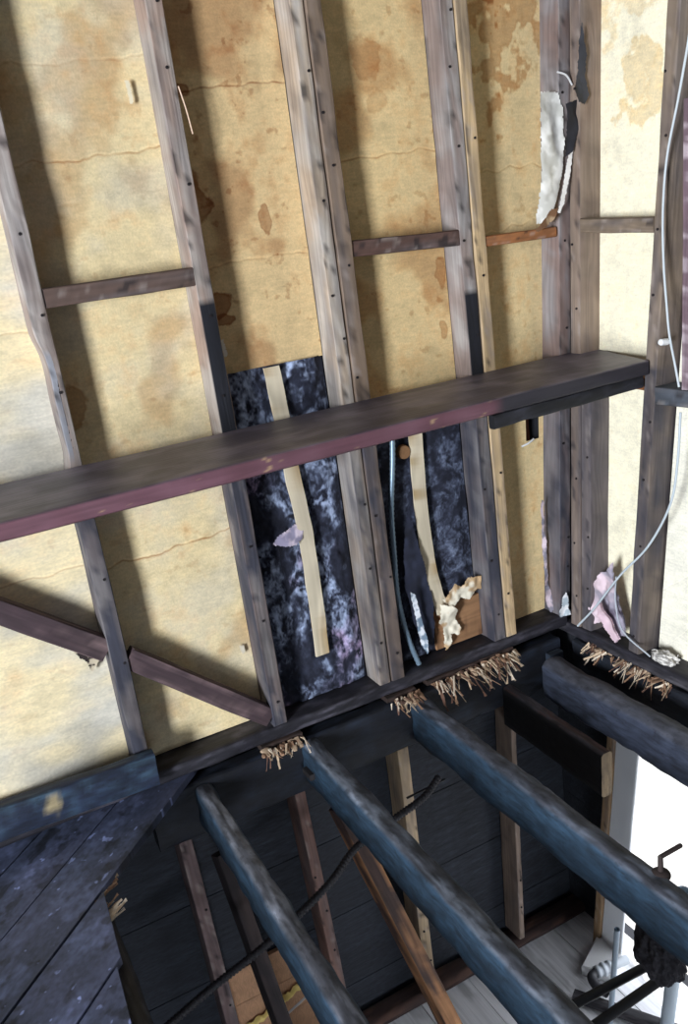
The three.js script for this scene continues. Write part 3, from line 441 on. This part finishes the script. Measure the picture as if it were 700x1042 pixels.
scrap('paper_fold', 'bright folded white edge of the torn paper flap over the corner stud', 'paper', [[1.878, 1.575], [1.888, 1.56], [1.876, 1.5], [1.852, 1.435], [1.826, 1.385], [1.818, 1.39], [1.843, 1.455], [1.866, 1.53]], 0.118, () => rgb(244, 242, 240), { curl: 0.012, seed: 31 });
scrap('paper_curl', 'brown curled tip of the torn paper just above the orange blocking', 'paper', [[1.825, 1.402], [1.808, 1.372], [1.775, 1.352], [1.742, 1.343], [1.738, 1.35], [1.768, 1.372], [1.8, 1.4]], 0.112, mottled(rgb(120, 86, 60), rgb(176, 150, 120), 32), { curl: 0.02, seed: 32 });
scrap('felt_flap', 'black curled felt hanging beside the conduit below the pale strip', 'felt', [[1.2, 0.36], [1.226, 0.2], [1.238, 0.118], [1.276, 0.112], [1.29, 0.2], [1.296, 0.3], [1.262, 0.5], [1.24, 0.6], [1.215, 0.5]], 0.038, (x, y) => mul(rgb(24, 28, 44), 0.7 + fbm(x * 40, y * 40, 4, 3) * 1.2), { curl: 0.03, seed: 4 });
scrap('felt_backing', 'white fibrous scrap clinging to the curled black felt', 'insulation', [[1.205, 0.345], [1.222, 0.33], [1.228, 0.25], [1.246, 0.17], [1.24, 0.12], [1.222, 0.16], [1.21, 0.24]], 0.07, mottled(rgb(120, 140, 160), rgb(226, 230, 236), 5, 60), { curl: 0.02, seed: 5 });
const creamy = (x, y) => mix(rgb(234, 226, 206), rgb(196, 164, 124), step(0.55, 0.7, fbm(x * 22, y * 22, 7, 4)));
scrap('torn_paper', 'cream torn paper edge curling above the orange-brown wood scrap', 'paper', [[1.325, 0.275], [1.352, 0.29], [1.38, 0.312], [1.405, 0.295], [1.43, 0.318], [1.482, 0.31], [1.482, 0.262], [1.46, 0.268], [1.43, 0.242], [1.395, 0.262], [1.36, 0.24]], 0.03, creamy, { curl: 0.06, seed: 7 });
scrap('torn_paper', 'white curled torn paper at the foot of the second pale strip', 'paper', [[1.318, 0.26], [1.35, 0.25], [1.378, 0.225], [1.372, 0.19], [1.392, 0.155], [1.378, 0.13], [1.35, 0.145], [1.345, 0.11], [1.325, 0.095], [1.318, 0.13], [1.325, 0.175], [1.306, 0.2]], 0.04, creamy, { curl: 0.06, seed: 17 });
{
  const m = mesh('wood_scrap', timberGeo({ a: V(1.305, 0.165, 0.026), b: V(1.484, 0.165, 0.026), w: 0.15, d: 0.012, segs: 30, col: (s, f, q) => mix(rgb(176, 134, 96), rgb(120, 84, 60), step(0.5, 0.7, fbm(s * 20, q * 2, 3, 4))) }), M.wood); m.position.set(1.305, 0.165, 0.026); tag(m, 'orange-brown wood scrap at the foot of the dark bay', 'wood scrap');
  const k = mesh('wood_plug', new THREE.CylinderGeometry(0.02, 0.022, 0.016, 24).rotateX(Math.PI / 2), std({ color: new THREE.Color().setRGB(...rgb(150, 112, 76)), roughness: 0.85, map: woodMap })); k.position.set(1.262, 0.772, 0.026); tag(k, 'round brown wooden plug under the shelf between conduit and pale strip', 'plug');
  const v = mesh('wood_sliver', tube([V(0, 0, 0), V(0.007, -0.05, 0.006), V(0.014, -0.105, 0.004)], 0.0018, 12, 6), std({ color: new THREE.Color().setRGB(...rgb(226, 196, 170)), roughness: 0.8 })); v.position.set(0.738, 1.79, 0.088); tag(v, 'thin pale wood sliver peeling off the second stud near the top', 'sliver');
}
// cut-out in the narrow paper: recess back and curled white lip
{
  const g = group('paper_cutout', 'small reddish-brown cut-out with a white lip in the narrow paper under the shelf', 'hole', [1.735, 0.75, 0]);
  mesh('recess', box(-0.03, -0.065, -0.025, 0.03, 0.065, -0.012), std({ color: new THREE.Color().setRGB(...rgb(118, 74, 54)), roughness: 0.9 }), g);
  mesh('lip', tube([V(-0.024, -0.066, 0.014), V(0, -0.06, 0.018), V(0.026, -0.052, 0.014)], 0.0035, 12, 8), std({ color: new THREE.Color().setRGB(0.75, 0.75, 0.75), roughness: 0.8 }), g);
}
// black roofing-felt rags on the corner posts
scrap('felt_rag', 'upper black felt rag hanging on the corner post beside the torn paper', 'felt', [[1.905, 1.88], [1.922, 1.8], [1.918, 1.74], [1.93, 1.695], [1.91, 1.672], [1.878, 1.68], [1.868, 1.71], [1.89, 1.76], [1.898, 1.83]], 0.15, (x, y) => mul(rgb(56, 58, 66), 0.6 + fbm(x * 40, y * 40, 8, 3)), { curl: 0.04, seed: 8 });
scrap('felt_rag', 'lower black felt rag wedged in the corner beside the torn paper', 'felt', [[1.855, 1.68], [1.915, 1.69], [1.9, 1.61], [1.878, 1.55], [1.856, 1.54]], 0.125, (x, y) => mul(rgb(34, 34, 42), 0.6 + fbm(x * 40, y * 40, 9, 3)), { curl: 0.03, seed: 9 });
{
  const m = mesh('paper_shred', tube([V(0, 0, 0), V(0.02, -0.012, 0.014), V(0.036, -0.04, 0.02)], 0.003, 12, 6), std({ color: new THREE.Color().setRGB(0.6, 0.6, 0.6), roughness: 0.9 })); m.position.set(1.862, 1.77, 0.1); tag(m, 'small white paper shred beside the upper felt rag', 'shred');
}
// loose tear in the leftmost paper, and flakes
scrap('paper_tear', 'torn flap with a dark hole in the leftmost paper under the brace', 'paper', [[0.208, 0.485], [0.23, 0.5], [0.256, 0.475], [0.278, 0.455], [0.262, 0.42], [0.245, 0.405], [0.236, 0.44], [0.22, 0.455]], 0.02, (x, y) => mix(rgb(204, 190, 164), rgb(44, 34, 34), step(0.45, 0.52, fbm(x * 40, y * 40, 12, 3))), { curl: 0.03, seed: 12 });
scrap('paper_flake', 'curled white paper flake on the tan paper near the top left', 'paper', [[0.632, 1.82], [0.642, 1.82], [0.644, 1.772], [0.636, 1.768]], 0.018, () => rgb(232, 220, 190), { curl: 0.012, seed: 13 });
scrap('paper_flake', 'small white flake beside the stud with the black band', 'paper', [[0.752, 1.19], [0.762, 1.195], [0.768, 1.15], [0.758, 1.148]], 0.022, () => rgb(226, 222, 212), { curl: 0.012, seed: 14 });
scrap('paper_flake', 'white flake low on the creased tan paper near the brace foot', 'paper', [[0.655, 0.335], [0.668, 0.332], [0.67, 0.312], [0.66, 0.308]], 0.02, () => rgb(206, 196, 176), { curl: 0.012, seed: 15 });

// ---------------------------------------------------------------- splinters of broken floorboards under the plates
function splinterGeo(R, len, dir) {
  const w = 0.003 + 0.006 * R(), t = 0.0015 + 0.003 * R(), g = new THREE.BoxGeometry(w, len, t, 1, 4, 1), p = g.attributes.position;
  for (let i = 0; i < p.count; i++) { const y = p.getY(i) / len + 0.5, k = 1 - 0.85 * y; p.setX(i, p.getX(i) * k + 0.12 * len * (R() - 0.5) * y); p.setZ(i, p.getZ(i) * k); p.setY(i, y * len); }
  g.applyQuaternion(new THREE.Quaternion().setFromUnitVectors(V(0, 1, 0), dir.normalize())); g.computeVertexNormals(); return g;
}
const splM = [rgb(196, 172, 144), rgb(158, 124, 98), rgb(220, 204, 182), rgb(112, 82, 68)].map(c => std({ color: new THREE.Color().setRGB(...c), roughness: 0.85 }));
function splinters(label, from, to, count, out, seed, long = 0.05) {
  const R = rng(seed), g = group('splintered_board', label, 'splinters', [from.x, from.y, from.z]), D = to.clone().sub(from);
  const base = mesh('board_stub', timberGeo({ origin: V(0, 0, 0), a: V(0, 0, 0).addScaledVector(out, -0.056), b: D.clone().addScaledVector(out, -0.056), w: 0.06, d: 0.018, n: V(0, 1, 0), front: false, segs: 30, m: 4, wob: 0.005, freq: 40, seed, col: (s, f, q) => mul(rgb(70, 52, 46), 0.3 + noise(s * 50, q * 3 + f)) }), M.wood, g);
  for (let i = 0; i < count; i++) {
    const d = out.clone().multiplyScalar(0.5 + R()).addScaledVector(V(0, 1, 0), -0.9 * R() - 0.1).addScaledVector(D.clone().normalize(), (R() - 0.5) * 1.3);
    const m = mesh('splinter', splinterGeo(R, long * (0.35 + 0.9 * R() ** 2), d), splM[Math.floor(R() * 4)], g);
    m.position.copy(D).multiplyScalar(clamp((Math.floor(R() * 7) + 0.5 + 0.8 * (R() - 0.5)) / 7)).addScaledVector(out, -0.012 + 0.012 * R()).add(V(0, 0.014 * (R() - 0.5), 0));
  }
  for (let i = 0; i < count / 3; i++) {                             // torn chunks of board
    const l = 0.02 + 0.026 * R(), q = D.clone().multiplyScalar(R()), a = q.clone().addScaledVector(out, -0.02).add(V(0, -0.004 * R(), 0)), b = q.clone().addScaledVector(out, -0.02 + l).addScaledVector(D.clone().normalize(), (R() - 0.5) * 0.02).add(V(0, -0.018 * R(), 0)), c = [rgb(206, 180, 152), rgb(164, 130, 104), rgb(104, 78, 66)][i % 3];
    mesh('board_chunk', timberGeo({ origin: V(0, 0, 0), a, b, w: 0.01 + 0.014 * R(), d: 0.006 + 0.008 * R(), n: V(0, 1, 0), front: false, segs: 5, m: 2, wob: 0.004, freq: 90, seed: seed + i, shape: (x, y, s, t) => [x * (1 - 0.55 * t), y * (1 - 0.7 * t)], col: (s, f, q2) => mul(c, 0.6 + 0.7 * noise(s * 120, q2 * 3 + i)) }), M.wood, g);
  }
}
splinters('splintered board end below the back plate, left of the middle joist', V(0.645, 0.026, 0.112), V(0.775, 0.024, 0.112), 34, V(0, 0, 1), 3, 0.045);
splinters('splintered board end below the back plate at the thick right joist', V(1.07, 0.022, 0.112), V(1.175, 0.022, 0.112), 30, V(0, 0, 1), 4, 0.06);
splinters('long bristling splinters between the thick joist and the corner', V(1.22, 0.026, 0.112), V(1.56, 0.03, 0.112), 80, V(0, 0, 1), 5, 0.085);
splinters('splintered board end under the right wall plate', V(1.772, 0.018, 0.2), V(1.772, 0.012, 0.56), 70, V(-1, 0, 0), 6, 0.06);
{ // ragged end of the diagonal floorboard
  const R = rng(9), g = group('broken_floorboard_end', 'pinkish splintered end of a diagonal floorboard over the hole', 'splinters', [0.1, 0.034, 0.44]);
  for (let i = 0; i < 22; i++) { const m = mesh('splinter', splinterGeo(R, 0.03 + 0.05 * R(), V(0.8, 0.15 * (R() - 0.5), -0.35 - 0.5 * R())), splM[i % 3], g); m.position.set(-0.012 - 0.01 * R(), -0.012 * R(), (R() - 0.35) * 0.13); }
}
// ---------------------------------------------------------------- loose fibre in the corner
function fibreTuft(label, O, rx, ry, rz, cols, seed, strands = 26) {
  const R = rng(seed), g = group('fibre_tuft', label, 'insulation', [O.x, O.y, O.z]);
  const s = new THREE.IcosahedronGeometry(1, 24), p = s.attributes.position, col = [];
  for (let i = 0; i < p.count; i++) { const n = V(p.getX(i), p.getY(i), p.getZ(i)); const k = 0.62 + 0.75 * fbm(n.x * 2.3 + seed, n.y * 2.3, n.z * 2.3, 5); p.setXYZ(i, n.x * rx * k, n.y * ry * k, n.z * rz * k); const t = fbm(n.x * 4 + seed, n.y * 4, n.z * 4 + 3, 4); col.push(...mix(cols[0], cols[1], step(0.38, 0.62, t))); }
  s.setAttribute('color', new THREE.Float32BufferAttribute(col, 3)); s.computeVertexNormals();
  mesh('fibre_clump', s, std({ vertexColors: true, roughness: 1 }), g);
  const all = []; for (let i = 0; i < strands; i++) { const a = R() * 6.28, b = (R() - 0.5) * 2, d = V(Math.cos(a) * rx * 0.8, b * ry * 0.8, Math.sin(a) * rz * 0.8); const e = d.clone().multiplyScalar(1.25 + 0.4 * R()).add(V(0, (R() - 0.6) * 0.03, 0)); all.push(tube([d.clone().multiplyScalar(0.7), d.clone().add(V((R() - 0.5) * 0.01, (R() - 0.5) * 0.02, (R() - 0.5) * 0.01)), e], 0.0011, 8, 5)); }
  const st = mesh('loose_fibres', mergeGeometries(all), std({ color: new THREE.Color().setRGB(...cols[1]), roughness: 1 }), g); st.userData.kind = 'stuff';
}
const onRight = q => V(1.838 - q.z, q.y, q.x);
const pinkish = (x, y) => mix(mix(rgb(158, 152, 166), rgb(226, 204, 212), step(0.42, 0.62, fbm(x * 16, y * 16, 21, 4))), rgb(96, 88, 102), step(0.6, 0.68, fbm(x * 13 + 5, y * 13, 27, 4)));
scrap('insulation_scrap', 'veil of grey-pink fibre draped at the foot of the right wall', 'insulation', [[0.15, 0.05], [0.158, 0.13], [0.19, 0.215], [0.24, 0.275], [0.275, 0.29], [0.3, 0.33], [0.308, 0.26], [0.33, 0.19], [0.345, 0.09], [0.318, 0.075], [0.285, 0.115], [0.26, 0.085], [0.235, 0.1]], 0.012, pinkish, { curl: 0.07, seed: 21, map: onRight, thick: 0.004 });
scrap('insulation_scrap', 'sagging pink fibre lump in front of the grey-pink veil', 'insulation', [[0.245, 0.16], [0.262, 0.185], [0.285, 0.165], [0.318, 0.125], [0.338, 0.085], [0.318, 0.062], [0.285, 0.09], [0.258, 0.12]], 0.04, (x, y) => mix(rgb(200, 170, 184), rgb(240, 214, 220), fbm(x * 40, y * 40, 22, 4)), { curl: 0.05, seed: 22, map: onRight, thick: 0.006 });
scrap('insulation_scrap', 'white fluff standing on the back plate in the corner', 'insulation', [[1.758, 0.086], [1.752, 0.108], [1.764, 0.125], [1.768, 0.155], [1.784, 0.17], [1.79, 0.145], [1.788, 0.115], [1.798, 0.086]], 0.098, mottled(rgb(190, 204, 212), rgb(244, 246, 248), 23, 60), { curl: 0.03, seed: 23, thick: 0.004 });
scrap('insulation_scrap', 'pinkish fluff stuck along the grey corner stud down to the back plate', 'insulation', [[1.748, 0.5], [1.758, 0.49], [1.754, 0.4], [1.758, 0.33], [1.752, 0.26], [1.758, 0.2], [1.775, 0.13], [1.772, 0.09], [1.758, 0.098], [1.75, 0.09], [1.742, 0.12], [1.742, 0.2], [1.744, 0.35]], 0.04, mottled(rgb(150, 146, 160), rgb(226, 208, 216), 24, 50), { curl: 0.03, seed: 24, thick: 0.003 });
scrap('insulation_scrap', 'pinkish-white fluff on the insulation beside the pale strip', 'insulation', [[0.8, 0.61], [0.825, 0.632], [0.86, 0.64], [0.895, 0.655], [0.905, 0.635], [0.89, 0.606], [0.862, 0.592], [0.83, 0.598]], 0.036, mottled(rgb(140, 134, 156), rgb(214, 200, 212), 25, 45), { curl: 0.03, seed: 25, thick: 0.004 });
fibreTuft('pale fluff on the right plate beside the right stud', V(1.826, 0.062, 0.49), 0.028, 0.02, 0.045, [rgb(150, 146, 142), rgb(226, 222, 216)], 23, 14);

// ---------------------------------------------------------------- cables and small things on the right wall
function cable(label, pts, r, c, name = 'cable', o = {}) { const O = V(...pts[0]); const m = mesh(name, tube(pts.map(p => V(...p).sub(O)), r, 90, 10), std({ color: new THREE.Color().setRGB(...c), roughness: o.rough ?? 0.5, metalness: o.metal ?? 0 })); m.position.copy(O); return tag(m, label, 'cable'); }
cable('thin white cable looping down beside the purple board', [[1.9, 2.42, 0.62], [1.892, 2.1, 0.6], [1.882, 1.8, 0.562], [1.869, 1.623, 0.529], [1.858, 1.49, 0.5], [1.849, 1.36, 0.492], [1.842, 1.224, 0.498], [1.835, 1.123, 0.512], [1.83, 1.047, 0.524], [1.823, 0.96, 0.55], [1.822, 0.908, 0.562]], 0.0032, rgb(196, 204, 208));
cable('thin grey cable running from the right blocking down into the corner', [[1.812, 0.842, 0.575], [1.805, 0.704, 0.569], [1.799, 0.588, 0.55], [1.789, 0.438, 0.472], [1.778, 0.315, 0.365], [1.764, 0.164, 0.252], [1.756, 0.085, 0.184]], 0.0034, rgb(184, 194, 200));
cable('thin grey cable hanging over the pink tuft toward the right plate', [[1.782, 0.302, 0.342], [1.79, 0.209, 0.327], [1.776, 0.13, 0.366], [1.785, 0.075, 0.47]], 0.0026, rgb(176, 182, 190));
{ const g = group('cable_clip', 'small white cable clip on the dark side of the right stud', 'clip', [1.852, 1.02, 0.485]); mesh('clip_body', new THREE.CapsuleGeometry(0.0095, 0.02, 6, 12).rotateZ(Math.PI / 2 - 0.1), std({ color: new THREE.Color().setRGB(0.85, 0.86, 0.87), roughness: 0.4 }), g); mesh('clip_nail', new THREE.CylinderGeometry(0.003, 0.003, 0.03, 8).rotateX(Math.PI / 2).translate(0.012, 0.004, -0.006), M.nail, g); }
timber('purple_board', { a: V(1.826, 0.902, 0.612), b: V(1.872, 1.62, 0.588), w: 0.095, d: 0.03, n: V(-1, 0, 0), segs: 60, seed: 70, col: (s, f, q) => mix(mul(rgb(132, 110, 122), 0.85 + 0.3 * noise(s * 20, q)), rgb(206, 192, 202), step(0.58, 0.7, fbm(s * 30, q * 3 + 2, 4, 4))) }, 'scuffed purple-painted board standing on the right blocking', 'board');

// ---------------------------------------------------------------- lower-room services
{
  const pts = [[0.1, -0.43, 0.42], [0.205, -0.405, 0.41], [0.29, -0.384, 0.4], [0.462, -0.333, 0.4], [0.574, -0.287, 0.4], [0.684, -0.24, 0.39], [0.774, -0.205, 0.36], [0.92, -0.185, 0.34], [1.03, -0.165, 0.33], [1.09, -0.13, 0.32]].map(p => V(...p));
  const O = pts[0].clone(), g = new THREE.TubeGeometry(new THREE.CatmullRomCurve3(pts.map(p => p.clone().sub(O))), 420, 0.0105, 10), p = g.attributes.position, n = g.attributes.normal;
  for (let i = 0; i < p.count; i++) { const k = 0.0016 * Math.sin(Math.floor(i / 11) * 1.57); p.setXYZ(i, p.getX(i) + n.getX(i) * k, p.getY(i) + n.getY(i) * k, p.getZ(i) + n.getZ(i) * k); }
  g.computeVertexNormals(); const m = mesh('armoured_cable', g, std({ color: new THREE.Color().setRGB(0.018, 0.016, 0.02), roughness: 0.55 })); m.position.copy(O); tag(m, 'black ribbed cable drooping below the open joists', 'cable');
}
cable('thin black wire branching from the ribbed cable on the lower wall', [[0.985, -0.17, 0.3], [1.05, -0.168, 0.3], [1.12, -0.165, 0.3]], 0.0035, [0.015, 0.015, 0.018]);
const pipe = (label, a, b, r, c, o = {}) => { const m = mesh(o.name || 'pipe', tube([V(0, 0, 0), b.clone().sub(a).multiplyScalar(0.5).add(o.sag || V(0, 0, 0)), b.clone().sub(a)], r, 24, 16), std({ color: new THREE.Color().setRGB(...c), roughness: o.rough ?? 0.5 })); m.position.copy(a); return tag(m, label, 'pipe'); };
pipe('upper black pipe crossing below the thick joist at bottom right', V(0.98, -0.41, 0.93), V(1.235, -0.39, 0.963), 0.0115, [0.012, 0.012, 0.014]);
pipe('lower black pipe crossing below the thick joist at bottom right', V(0.97, -0.42, 1.0), V(1.25, -0.39, 1.01), 0.0125, [0.012, 0.012, 0.014]);
pipe('thin pale pipe standing at the bottom edge under the thick joist', V(1.53, -1.2, 0.5), V(1.525, -0.75, 0.56), 0.009, rgb(150, 164, 176));
pipe('thick pale pipe standing at the bottom right corner', V(1.66, -1.2, 0.62), V(1.64, -0.55, 0.72), 0.022, rgb(170, 182, 190));
{ // charred clump hanging under the thick joist
  const g = group('charred_clump', 'charred debris clump hanging under the thick joist at bottom right', 'debris', [1.2, -0.25, 1.05]);
  const s = new THREE.IcosahedronGeometry(1, 20), p = s.attributes.position; for (let i = 0; i < p.count; i++) { const n = V(p.getX(i), p.getY(i), p.getZ(i)); const k = 0.6 + 0.8 * fbm(n.x * 2.6 + 4, n.y * 2.6, n.z * 2.6, 4); p.setXYZ(i, n.x * 0.04 * k, n.y * 0.085 * k, n.z * 0.065 * k); } s.computeVertexNormals();
  mesh('char_lump', s, std({ color: new THREE.Color().setRGB(0.03, 0.028, 0.034), roughness: 0.8 }), g);
}
{ // bolt standing on the joist at the right edge
  const g = group('joist_bolt', 'rusty bolt with a round head standing on the thick joist at right edge', 'bolt', [1.186, -0.012, 1.075]); const bm = std({ color: new THREE.Color().setRGB(...rgb(52, 42, 40)), roughness: 0.8, metalness: 0.2 });
  mesh('bolt_head', new THREE.SphereGeometry(0.018, 20, 14).scale(1.2, 0.7, 1.2).translate(0, 0.008, 0), bm, g); mesh('bolt_shank', new THREE.CylinderGeometry(0.006, 0.007, 0.05, 12).translate(0, 0.03, 0), bm, g); mesh('bolt_bar', new THREE.CapsuleGeometry(0.0055, 0.06, 4, 10).rotateZ(Math.PI / 2).translate(0.03, 0.055, 0), bm, g);
}
{ // white box and coupling on the lower floor
  const g = group('white_block', 'white slab-like block lying on the lower floor by the opening', 'block', [1.69, -1.199, 0.3]);
  mesh('block_body', slabGeo([[-0.1, 0.0], [0.045, -0.075], [0.11, 0.01], [-0.03, 0.1]], 0, 0.045, 0.004), std({ color: new THREE.Color().setRGB(0.8, 0.8, 0.8), roughness: 0.6 }), g);
  const h = group('pipe_coupling', 'pale ribbed pipe coupling lying beside the white block', 'pipe fitting', [1.6, -1.14, 0.36]); const cm = std({ color: new THREE.Color().setRGB(...rgb(178, 184, 190)), roughness: 0.4 });
  const pr = [[0, 0], [0.02, 0], [0.022, 0.012], [0.018, 0.014], [0.018, 0.026], [0.023, 0.028], [0.023, 0.038], [0.018, 0.04], [0.018, 0.05], [0.022, 0.052], [0.022, 0.062], [0.016, 0.066], [0.016, 0.13], [0, 0.13]].map(p => new THREE.Vector2(...p));
  mesh('coupling_body', new THREE.LatheGeometry(pr, 28).rotateZ(-Math.PI / 2).rotateY(-0.15), cm, h);
  mesh('coupling_elbow', tube([V(0.01, 0, 0), V(-0.02, -0.003, 0.005), V(-0.03, -0.008, 0.04), V(-0.02, -0.01, 0.08)], 0.017, 24, 14), std({ color: new THREE.Color().setRGB(0.03, 0.03, 0.035), roughness: 0.5 }), h);
}
timber('floor_batten', { a: V(1.5, -1.18, 0.36), b: V(1.72, -1.18, 0.72), w: 0.035, d: 0.03, n: V(0, 1, 0), front: false, segs: 20, seed: 80, col: charCol(rgb(40, 40, 46), rgb(84, 80, 84), 80) }, 'dark batten on the lower floor beside the coupling', 'batten');

scene.updateMatrixWorld(true);
renderer.render(scene, camera);
